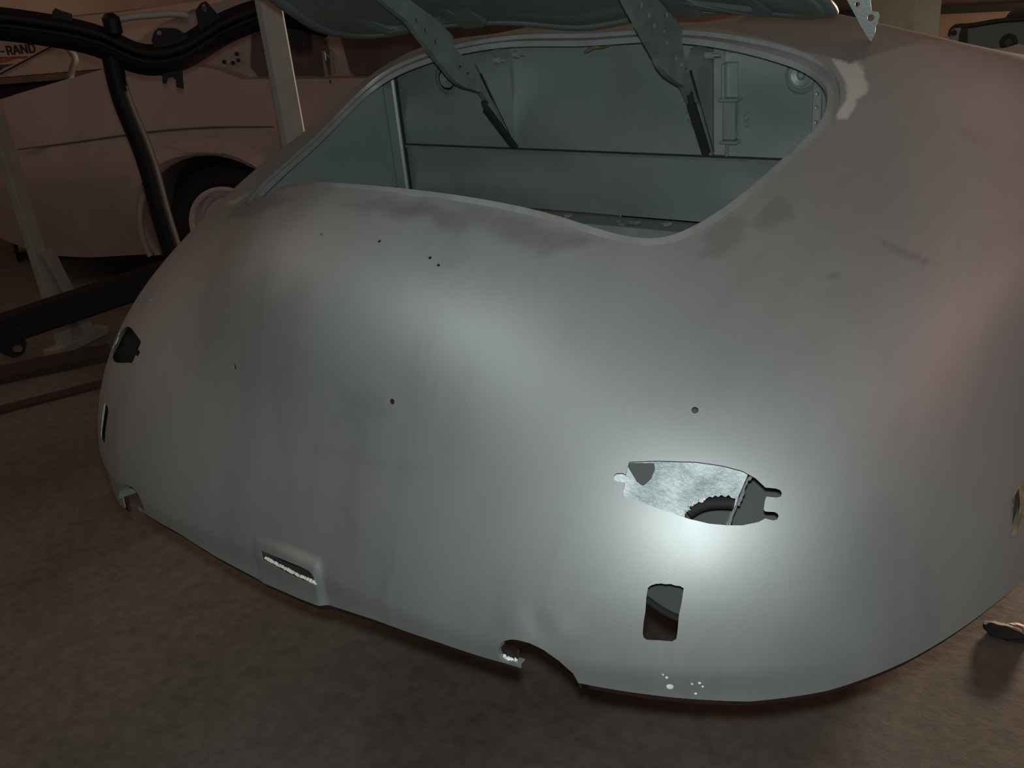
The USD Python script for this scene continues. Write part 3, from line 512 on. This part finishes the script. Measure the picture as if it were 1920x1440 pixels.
# ------------------------------------------------------------------ room
usdkit.material(stage, '/World/Looks/concrete', {
    'tc': ('texture_coordinate', {}), 'n': ('noise_texture', {'scale': 1.3, 'detail': 8.0, 'roughness': 0.62, 'distortion': 0.4}), 'r': ('rgb_ramp', {'ramp': [(0.3, (0.105, 0.088, 0.072)), (0.5, (0.16, 0.137, 0.115)), (0.7, (0.20, 0.175, 0.15))]}),
    'n2': ('noise_texture', {'scale': 30.0, 'detail': 6.0, 'roughness': 0.7}), 'r2': ('rgb_ramp', {'ramp': [(0.35, (0.72, 0.72, 0.72)), (0.6, (1, 1, 1))]}), 'mx': ('mix_color', {'blend_type': 'multiply', 'fac': 1.0}),
    'b': ('bump', {'strength': 0.25, 'distance': 0.004}), 'p': ('principled_bsdf', {'roughness': 0.78, 'specular_ior_level': 0.25})},
    [('tc.object', 'n.vector'), ('n.fac', 'r.fac'), ('tc.object', 'n2.vector'), ('n2.fac', 'r2.fac'), ('r.color', 'mx.a'), ('r2.color', 'mx.b'), ('mx.result', 'p.base_color'), ('n2.fac', 'b.height'), ('b.normal', 'p.normal')], surface='p.BSDF')
mat('wall_paint', (0.33, 0.25, 0.19), 0.85, vary=0.10, scale=1.5)
mat('dark_boards', (0.10, 0.075, 0.06), 0.8, vary=0.2, scale=4)
mat('ceiling_paint', (0.10, 0.09, 0.08), 0.9)
mat('post_paint', (0.26, 0.255, 0.22), 0.55, vary=0.10, scale=8, bump=0.1)
mat('frame_black', (0.007, 0.004, 0.005), 0.6, spec=0.2, vary=0.2, scale=10)
mat('old_car_paint', (0.38, 0.30, 0.275), 0.62, vary=0.10, scale=2.2, bump=0.08, bscale=60)
mat('crease_brown', (0.13, 0.10, 0.09), 0.7)
mat('strip_dark', (0.045, 0.028, 0.024), 0.7)
mat('glass_dark', (0.11, 0.09, 0.085), 0.2)
mat('chrome', (0.75, 0.73, 0.72), 0.18, metal=1.0, vary=0.02)
mat('tyre', (0.012, 0.011, 0.011), 0.8)
mat('wheel_silver', (0.65, 0.55, 0.53), 0.5)
mat('machine_white', (0.66, 0.52, 0.45), 0.6, vary=0.06, scale=2)
mat('machine_ochre', (0.20, 0.15, 0.09), 0.7)
mat('letter_black', (0.03, 0.025, 0.03), 0.6)
mat('stripe_red', (0.42, 0.09, 0.05), 0.6)
mat('stripe_orange', (0.50, 0.18, 0.05), 0.6)
mat('stripe_blue', (0.08, 0.08, 0.13), 0.6)
mat('green_panel', (0.10, 0.15, 0.14), 0.5, vary=0.12)
mat('board_wood', (0.20, 0.12, 0.09), 0.75, vary=0.2, scale=5)
mat('lamp_metal', (0.25, 0.25, 0.24), 0.5)
ZC = 3.0; XL, XR, YB, YN = -8.5, 5.5, 8.0, -4.5
obj('floor', box(XL, XR, YN, YB, FLOOR - .1, FLOOR), 'concrete', kind='structure')
obj('wall_left', box(XL - .1, XL, YN, YB, FLOOR, ZC), 'wall_paint', kind='structure')
obj('wall_back', box(XL, XR, YB, YB + .1, FLOOR, ZC), 'wall_paint', kind='structure')
obj('wall_right', box(XR, XR + .1, YN, YB, FLOOR, ZC), 'dark_boards', kind='structure')
obj('wall_front', box(XL, XR, YN - .1, YN, FLOOR, ZC), 'dark_boards', kind='structure')
obj('ceiling', box(XL, XR, YN, YB, ZC, ZC + .1), 'ceiling_paint', kind='structure')
UP = np.array([0, 0, 1.0])
def floor_pt(px): D = ray(px); t = (FLOOR - EYE[2]) / D[:, 2]; return EYE + D * t[:, None]
def away(px, d):
    """point at horizontal distance d on the line of sight"""
    D = ray([px])[0]; return EYE + D * d / np.hypot(D[0], D[1])
def facing(px, d, turn=0.0):
    o = away(px, d); h = o - EYE; h[2] = 0; h /= np.linalg.norm(h); a = math.radians(turn); u = np.array([-h[1], h[0], 0]) * -1
    u = np.array([u[0] * math.cos(a) - u[1] * math.sin(a), u[0] * math.sin(a) + u[1] * math.cos(a), 0]); return Plane(o, u, UP)
def column(points, z0, z1):
    """upright prism over the plan points"""
    g = trimesh.creation.extrude_polygon(shapely.geometry.polygon.orient(Polygon(points).buffer(-.006).buffer(.006, quad_segs=2)), z1 - z0, engine='earcut'); g.apply_translation([0, 0, z0]); return g
def prism_post(l, m, r, y, d, dz):
    L, Mm, R = away((l, y), d + dz * abs(m - l) / abs(r - l)), away((m, y), d), away((r, y), d + dz * .4); return [L[:2], Mm[:2], R[:2], (L + R - Mm)[:2]]

# ---- the stand: two pale square posts
p = prism_post(499, 516, 557, 140, 2.76, .06)
S1 = thing('stand_post', 'pale square steel post rising directly behind the left side of the raised lid', 'post', (*np.mean(p, 0), FLOOR))
obj('post_column', column(p, FLOOR, 2.2), 'post_paint', S1); c_ = np.mean(p, 0)
obj('foot_plate', rbox(c_[0] - .12, c_[0] + .12, c_[1] - .12, c_[1] + .12, FLOOR, FLOOR + .012), 'post_paint', S1)
p = prism_post(19, 34, 62, 380, 4.42, .07); c_ = np.mean(p, 0)
S2 = thing('stand_post', 'pale square post with a slanted foot brace at the left edge of the picture', 'post', (*c_, FLOOR))
obj('post_column', column(p, FLOOR, 2.2), 'post_paint', S2)
ft = floor_pt([(165, 640)])[0]; tp = np.array([c_[0], c_[1], 0]); hb = away((80, 470), np.hypot(*(c_ - EYE[:2])))
obj('foot_brace', bar(hb, ft + [0, 0, .03], .075, .06), 'post_paint', S2); d_ = (ft - hb); d_[2] = 0; d_ /= np.linalg.norm(d_)
obj('foot_plate', bar(np.array([*c_, FLOOR + .02]) - d_ * .1, np.array([*ft[:2], FLOOR + .02]) + d_ * .1, .07, .04), 'post_paint', S2)

# ---- added unseen trestle, holding the shell and shading the floor
T = thing('added_trestle', 'added dark wooden trestle shading the floor under the raised car body, behind its lower edge', 'trestle', (.25, 1.55, FLOOR))
obj('trestle_top', rbox(-.14, .62, 1.46, 1.64, .30, .37, .006), 'board_wood', T)
for x in (-.12, .54):
    for y in (1.47, 1.57): obj('trestle_leg', rbox(x, x + .06, y, y + .06, FLOOR, .30, .004), 'board_wood', T)
obj('trestle_shade_panel', rbox(-.10, .58, 1.53, 1.56, FLOOR + .04, .29, .004), 'board_wood', T)

# ---- the dark chassis frame hung between the posts
FP = facing((300, 110), 2.92, 6.0); FS = 3.0 / FPX
FB = thing('chassis_frame', 'dark curved chassis frame with drilled brackets hanging in front of the old car', 'chassis frame', (FP.o[0], FP.o[1], FLOOR))
cl = smooth_path([(-220, 36), (-100, 40), (0, 45), (70, 54), (140, 66), (200, 84), (240, 103), (270, 112), (300, 113), (340, 103), (380, 80), (420, 56), (450, 42), (480, 31), (520, 24), (570, 30), (620, 44)], 80)
c3 = FP.p3(FP.at(cl), -.03)
obj('top_rail', tube(c3, 25 * FS, 14), 'frame_black', FB, smooth=60)
obj('rail_flange', tube(FP.p3(FP.at(cl + [1, -14]), .012), 9 * FS, 8), 'frame_black', FB, smooth=60)
obj('rail_flange', tube(FP.p3(FP.at(cl + [0, 2]), .022), 4 * FS, 8), 'frame_black', FB, smooth=60)
def fplate(name, poly, holes=(), h0=-.02, h1=-.008, m='frame_black'):
    g = Polygon(FP.at(poly)).buffer(0).buffer(-.002).buffer(.002)
    for x, y, rx, ry in holes:
        q = FP.at([(x, y)])[0]; g = g.difference(shapely.affinity.scale(circle(q[0], q[1], 1.0), rx * FS, ry * FS))
    return obj(name, FP.shape(g, h0, h1), m, FB)
import shapely.affinity
fplate('drilled_bracket', [(284, 75), (288, 60), (297, 52), (330, 53), (345, 62), (362, 80), (350, 100), (300, 105), (290, 95)], [(298, 62, 4, 3.4)], .0, .012)
fplate('drilled_bracket', [(367, 20), (376, 6), (386, 2), (396, 14), (410, 30), (418, 40), (405, 70), (376, 70)], [(383, 15, 4.5, 5.5)], -.005, .008)
fplate('forked_lug', [(306, 128), (343, 128), (344, 152), (346, 167), (332, 164), (332, 151), (325, 145), (316, 147), (313, 158), (306, 157)], (), -.02, -.008)
fplate('drilled_bracket', [(540, 25), (582, 38), (590, 92), (576, 97), (560, 98), (551, 90)], [(574, 82, 3.5, 4)], -.03, -.018)
fplate('rail_tab', [(98, 22), (104, 15), (116, 20), (135, 26), (135, 40), (98, 40)], (), -.02, .0)
q = FP.at([(190, 26), (231, 68)]); obj('rail_clamp', FP.mesh(rbox(q[0, 0], q[1, 0], q[1, 1], q[0, 1], -.055, .045, .012)), 'frame_black', FB)
obj('clamp_tube', tube(FP.p3(FP.at(smooth_path([(215, 38), (232, 34), (290, 28), (330, 26), (352, 29)], 24)), .0), 5.5 * FS, 8), 'post_paint', FB, smooth=60)
st = smooth_path([(205, 70), (215, 130), (235, 200), (258, 255), (280, 315), (300, 390), (318, 450), (345, 540)], 50)
obj('strut_tube', tube(FP.p3(FP.at(st), -.02), np.linspace(15, 18, 50) * FS, 12), 'frame_black', FB, smooth=60)
lb = FP.at([(-250, 702), (0, 614), (240, 538), (420, 480)])
obj('lower_rail', cat_meshes(bar(FP.p3(lb[:1])[0], FP.p3(lb[3:])[0], 0.065, 46 * FS)), 'frame_black', FB)
fplate('clevis_eye', [(-20, 600), (40, 600), (50, 635), (46, 650), (38, 657), (24, 660), (10, 655), (-20, 640)], [(33, 644, 8, 8)], .04, .055)

# ---- the old car behind
th = math.radians(62); U = np.array([math.sin(th), math.cos(th), 0])
o = EYE + ray([(412, 437)])[0] * ((FLOOR + .31 - EYE[2]) / ray([(412, 437)])[0][2])
CP = Plane(o, U, UP); OC = thing('old_car', 'dull primered coupe with an open wheel arch standing behind the chassis frame', 'car', (o[0], o[1], FLOOR))
def c2(*px): return CP.at(px)
hubq = c2((412, 437))[0]; T_R = .315
arch = shapely.affinity.scale(circle(hubq[0], hubq[1], 1, 48), .41, .385)
zb = FLOOR + .19 - o[2]
lowb = np.vstack([c2((-260, 330), (-240, 255), (-100, 215), (15, 180), (100, 155), (193, 129), (300, 118), (400, 135), (445, 152), (640, 150), (900, 148), (1150, 146))]); e = lowb[-1]
lowb = np.vstack([lowb, [(e[0], zb), (hubq[0] - 1.15, zb), (lowb[0, 0], zb + .10)]])
g = Polygon(lowb).buffer(0).difference(arch)
def panel(poly, h0, h1, crown, size=.045):
    m = CP.shape(poly, h0, h1); v = np.array(m.vertices); m = trimesh.Trimesh(v, m.faces); m = m.subdivide_to_size(size, max_iter=12) if size else m
    v = np.array(m.vertices); q = np.c_[(v - CP.o) @ CP.u, (v - CP.o) @ CP.v, (v - CP.o) @ CP.n]; top = q[:, 2] > (h0 + h1) / 2
    q[top, 2] += crown(q[top]); m.vertices = CP.p3(q[:, :2], q[:, 2]); m.merge_vertices(); return m
zcr = .60 - 0.05
def crown(q):
    z, s = q[:, 1], q[:, 0]; zc = np.interp(s, [-1.0, -.4, 0, .4], [.34, .35, .36, .38]) + .02
    return -.22 * np.clip(z - zc, 0, 1) ** 1.2 - .30 * np.clip(zc - .06 - z, 0, 1) ** 1.1 + .035 * np.exp(-((np.hypot((s - hubq[0]) / .41, (z - hubq[1]) / .385) - 1.05) / .07) ** 2) - .5 * np.clip(-.75 - s, 0, 1) ** 1.5
side = panel(g, -1.62, 0, crown)
obj('body_side', side, 'old_car_paint', OC, smooth=25)
obj('crease_line', tube(CP.p3(c2(*[tuple(x) for x in smooth_path([(30, 281), (120, 270), (273, 249), (367, 241), (440, 239), (512, 239)], 30)]), -.014), .0045, 6), 'crease_brown', OC)
gh = Polygon(c2((193, 129), (205, 112), (225, 85), (262, 55), (310, 32), (360, 14), (420, -4), (520, -30), (700, -55), (900, -60), (1050, 60), (1100, 148), (640, 150), (445, 152), (330, 132))).buffer(0)
win = rounded(c2((447, 68), (462, 48), (500, 30), (560, 10), (585, 60), (612, 147), (560, 152), (500, 154), (462, 153), (446, 134)), .02)
win2 = rounded(c2((605, 20), (720, -20), (880, -20), (980, 60), (1010, 147), (640, 148)), .02)
tum = lambda q: -.30 * np.clip(q[:, 1] - .42, 0, 1)
obj('roof_pillar', panel(gh.difference(win).difference(win2), -.16, -.10, tum, .15), 'old_car_paint', OC)
obj('roof_panel', CP.shape(gh.difference(gh.buffer(-.05)), -1.45, -.25), 'old_car_paint', OC)
obj('side_window', panel(win.union(win2), -.155, -.15, tum, 0), 'glass_dark', OC)
wl = np.array(c2((447, 60), (446, 100), (446, 132), (452, 146), (465, 153), (485, 154), (505, 154)))
obj('window_trim', tube(CP.p3(wl, -.09 - .30 * np.clip(wl[:, 1] - .42, 0, 1)), .011, 6), 'chrome', OC)
for a, b in (((570, 62), (604, 150)), ((588, 62), (616, 150))):
    q = c2(a, b); obj('pillar_trim', bar(CP.p3(q[:1], -.10 - .3 * max(q[0, 1] - .42, 0))[0], CP.p3(q[1:], -.07)[0], .016, .010, up=CP.n), 'chrome', OC)
q = c2((468, 151), (498, 151)); obj('window_sill', bar(CP.p3(q[:1], -.07)[0], CP.p3(q[1:], -.07)[0], .02, .014), 'chrome', OC)
q = c2((613, 152), (626, 205), (632, 300)); obj('door_gap', tube(CP.p3(q, -.045), .004, 5), 'dirt_shade_dark', OC)
for px in ((420, 108), (397, 123), (414, 125), (424, 120), (635, 182)):
    q = c2(px); obj('trim_hole', lathe([(0, 0), (.009 if px[0] < 600 else .016, 0), (.010 if px[0] < 600 else .018, -.01)], CP.p3(q, -.055 - .22 * max(q[0, 1] - .38, 0) + .0 - (.0 if px[0] > 600 else -.006))[0], CP.n, 10), 'dirt_shade_dark', OC)
lip = np.array([hubq + [.415 * math.cos(a), .39 * math.sin(a)] for a in np.linspace(math.radians(-15), math.radians(195), 40)])
obj('arch_lip', tube(CP.p3(lip, -.012), .014, 8), 'old_car_paint', OC, smooth=60)
obj('arch_liner', CP.shape(arch.buffer(.03), -1.0, -.36), 'under_black', OC)
tc = CP.p3(hubq[None], -.20)[0]
WH = obj('tyre', lathe([(.20, .085), (.215, .098), (.27, .10), (.305, .085), (T_R, .06), (T_R, -.06), (.305, -.085), (.2, -.09)], tc, CP.n, 48, caps=False), 'tyre', OC, smooth=40)
obj('wheel_rim', lathe([(.0, .075), (.035, .078), (.05, .055), (.075, .05), (.11, .066), (.135, .07), (.15, .04), (.172, .035), (.178, .09), (.19, .098), (.205, .094), (.205, -.05)], tc, CP.n, 48), 'wheel_silver', OC, smooth=30)
for k in range(10):
    a = k * .628 + .3; v = frame_of(CP.n); obj('rim_slot', lathe([(0, .0005), (.018, .0005), (.019, -.004)], tc + CP.n * .066 + .115 * (math.cos(a) * v[0] + math.sin(a) * v[1]), CP.n, 10), 'dirt_shade_dark', OC)
tc2 = CP.p3(hubq[None] + [2.5, 0], -.20)[0]
for s_, h_ in ((0, -1.35), (2.5, -.20), (2.5, -1.35)):
    obj('tyre', lathe([(.0, .08), (.27, .10), (.305, .085), (T_R, .06), (T_R, -.06), (.305, -.085), (.0, -.09)], CP.p3(hubq[None] + [s_, 0], h_)[0], CP.n, 32), 'tyre', OC, smooth=40)
obj('sill_dark', CP.shape(shapely.geometry.box(hubq[0] - 1.05, zb - .03, hubq[0] + 3.0, zb + .06).difference(arch), -1.4, -.22), 'under_black', OC)

# ---- white machine at the back
MP = Plane(CP.o - CP.n * 2.3, U, UP); q = MP.at([(0, 145)])[0]
MC = thing('compressor', 'white machine cabinet with dark lettering behind the old car, upper left', 'compressor', (*MP.p3(q)[0][:2], FLOOR))
zf = FLOOR - MP.o[2]
top = MP.at([(-140, 62), (0, 46), (233, 22), (400, -2), (520, -20)]); bot = MP.at([(520, 104), (193, 129), (0, 145), (-140, 157)])
obj('cabinet', MP.shape(Polygon(np.vstack([top, bot])).buffer(0), -.7, 0), 'machine_white', MC)
m1 = MP.at([(-140, 158), (0, 146), (193, 130), (520, 105), (520, 125), (193, 139), (100, 150), (0, 158), (-140, 172)])
obj('base_rail', MP.shape(Polygon(m1).buffer(0), -.7, .03), 'machine_ochre', MC)
b0 = MP.at([(-140, 172), (520, 125)]); obj('lower_cabinet', MP.shape(Polygon([b0[0], b0[1], (b0[1, 0], zf), (b0[0, 0], zf)]), -.68, -.02), 'under_black', MC)
t0 = meshkit.text_mesh('L-RAND', 1.0, .02, bold=True); tR = meshkit.text_mesh('RAND', 1.0, .02, bold=True)
wR = tR.bounds[1, 0] - tR.bounds[0, 0]; a, b, c_ = MP.at([(15, 103), (69, 100), (15, 86)])
sx = (b[0] - a[0]) / wR; sy = c_[1] - a[1]; v = np.array(t0.vertices); x1 = v[:, 0].max()
sl = (b[1] - a[1]) / (b[0] - a[0]); X2 = b[0] + (v[:, 0] - x1) * sx
obj('lettering', trimesh.Trimesh(MP.p3(np.c_[X2, a[1] + (X2 - a[0]) * 0 + v[:, 1] * sy], .001 + v[:, 2] * .2), t0.faces, process=False), 'letter_black', MC, label='dark lettering on the white cabinet')
for nm, P in (('stripe_red', [(-60, 109), (0, 107), (53, 105), (50, 109), (0, 111), (-60, 114)]), ('stripe_orange', [(-60, 114), (0, 112), (30, 110), (14, 116), (0, 119), (-60, 124)]), ('stripe_blue', [(-60, 124), (0, 121), (26, 120), (8, 127), (0, 133), (-60, 140)])):
    obj('stripe', MP.shape(Polygon(MP.at(P)).buffer(0), .0005, .002), nm, MC)
obj('stay_wire', tube(MP.p3(MP.at([(2, 139), (112, 80)]), .02), .006, 6), 'letter_black', MC)
obj('drain_pipe', tube(MP.p3(MP.at(smooth_path([(120, 60), (138, 80), (150, 93), (158, 105), (154, 122), (149, 143)], 24)), .12), .024, 10), 'post_paint', MC, smooth=60)

# ---- dark flat strips at the left, and a block standing for lit floor
for P, h, lab in (([(-80, 712), (0, 698), (205, 655), (215, 676), (0, 722), (-80, 738)], .03, 'long dark flat strip lying on the floor nearest the post brace'), ([(-80, 786), (0, 766), (212, 712), (214, 722), (0, 778), (-80, 799)], .012, 'thin dark flat strip lying on the floor at the left edge, nearest the camera')):
    F3 = floor_pt(P); g = Polygon(F3[:, :2]).buffer(0); m = trimesh.creation.extrude_polygon(shapely.geometry.polygon.orient(g), h, engine='earcut'); m.apply_translation([0, 0, FLOOR]); obj('floor_strip', m, 'strip_dark', label=lab, cat='rail')
F3 = floor_pt([(-60, 505), (34, 492), (38, 470), (-60, 478)]); m = trimesh.convex.convex_hull(np.vstack([F3, F3 + [0, 0, .10]])); obj('lit_floor_block', m, 'board_wood', label='low reddish block in place of a lit patch of floor behind the left post', cat='block')  # block stands in for a patch of lit floor
# crumbs on the floor at the right
F3 = floor_pt([(1885, 1190)])[0]; b_ = trimesh.creation.icosphere(3, .03); v = np.array(b_.vertices); b_.vertices = v * [1.5, .8, .4] * (1 + .8 * (meshkit.fbm(v * 60, 3)[:, None] - .5)) + F3 + [0, 0, .008]
obj('dirt_clump', b_, 'dirt_shade_dark', smooth=True, label='small dark clump of debris on the floor at the lower right', cat='debris')
F3 = floor_pt([(1908, 1185)])[0]; b_ = trimesh.creation.icosphere(3, .022); b_.vertices = v / .03 * .02 * [1.2, .9, .5] * (1 + .8 * (meshkit.fbm(v * 70, 3)[:, None] - .5)) + F3 + [0, 0, .006]
obj('paint_flake', b_, 'machine_ochre', smooth=True, label='pale tan flake beside the dark clump on the floor', cat='debris')

# ---- right background: pale column, green panel
p = prism_post(1597, 1714, 1772, 40, 5.2, .09)
COL = obj('pillar', column(p, FLOOR, ZC), 'post_paint', label='broad pale square pillar behind the right rear deck', cat='pillar')
GP = facing((1850, 60), 4.6, -4)
GD = thing('green_panel', 'dark green body panel with black rubber edge and a round ring, far right background', 'panel', (GP.o[0], GP.o[1], FLOOR))
zf = FLOOR - GP.o[2]; te = smooth_path([(1781, 68), (1783, 58), (1790, 51), (1808, 48.5), (1860, 41), (1920, 35.5), (2050, 26)], 40); tq = GP.at(te)
obj('panel_skin', GP.shape(Polygon(np.vstack([tq, [(tq[-1, 0], zf), (tq[0, 0], zf)]])).buffer(0), -.06, 0), 'green_panel', GD)
obj('rubber_edge', tube(GP.p3(tq, .0), .010, 8), 'rubber_black', GD, smooth=60)
obj('end_cap', GP.shape(rounded(GP.at([(1784, 56), (1792, 52), (1804, 51), (1799, 62), (1796, 82), (1782, 82)]), .004), 0, .012), 'lamp_metal', GD)
q = GP.at([(1789, 61)])[0]; obj('cap_hole', lathe([(0, .001), (.012, .001), (.013, -.002)], GP.p3(q, .0125)[0], GP.n, 14), 'dirt_shade_dark', GD)
obj('edge_band', GP.shape(Polygon(GP.at([(1804, 50), (1815, 49), (1814, 90), (1800, 90), (1799, 66)])), 0, .008), 'rubber_black', GD)
q = GP.at([(1891, 79)])[0]; obj('ring_emblem', lathe([(.018, .0), (.020, .006), (.026, .006), (.032, .002), (.034, .0)], GP.p3(q, 0)[0], GP.n, 28), 'rubber_black', GD, smooth=50)
hd = GP.at(smooth_path([(1882, 37), (1890, 29), (1905, 24), (1930, 21), (2050, 14)], 20)); hd = np.vstack([hd, GP.at([(2050, 25), (1920, 34)])]); obj('dark_hood', GP.shape(Polygon(hd).buffer(0), -.2, .0), 'rubber_black', GD)
D = ray([(1850, 15)])[0]; t = (YB - .05 - EYE[1]) / D[1]; zw = (EYE + D * t)[2]
obj('trim_1', box(-2.0, XR, YB - .06, YB, zw - .03, zw + .03), 'rubber_black', kind='structure')
obj('wall_cladding', box(-2.0, XR, YB - .03, YB, zw + .03, ZC), 'dark_boards', kind='structure')

# ---- thin wire hanging in the opening
PWi = Plane((0, .95, 1), (1, 0, 0), UP); W = thing('hanging_wire', 'thin yellow-brown wire with a small connector dangling under the raised lid', 'wire', PWi.p3(PWi.at([(1095, 97)]))[0])
obj('wire', tube(PWi.p3(PWi.at(smooth_path([(1196, 58), (1192, 65), (1184, 72), (1160, 77), (1145, 84), (1124, 90)], 30))), .0017, 6), 'brass_yellow', W, smooth=60)
q = PWi.p3(PWi.at([(1126, 90), (1118, 88), (1108, 91), (1100, 96), (1096, 98)])); obj('connector', tube(q, [.0015, .0032, .0036, .0032, .0016], 8), 'brass_yellow', W)
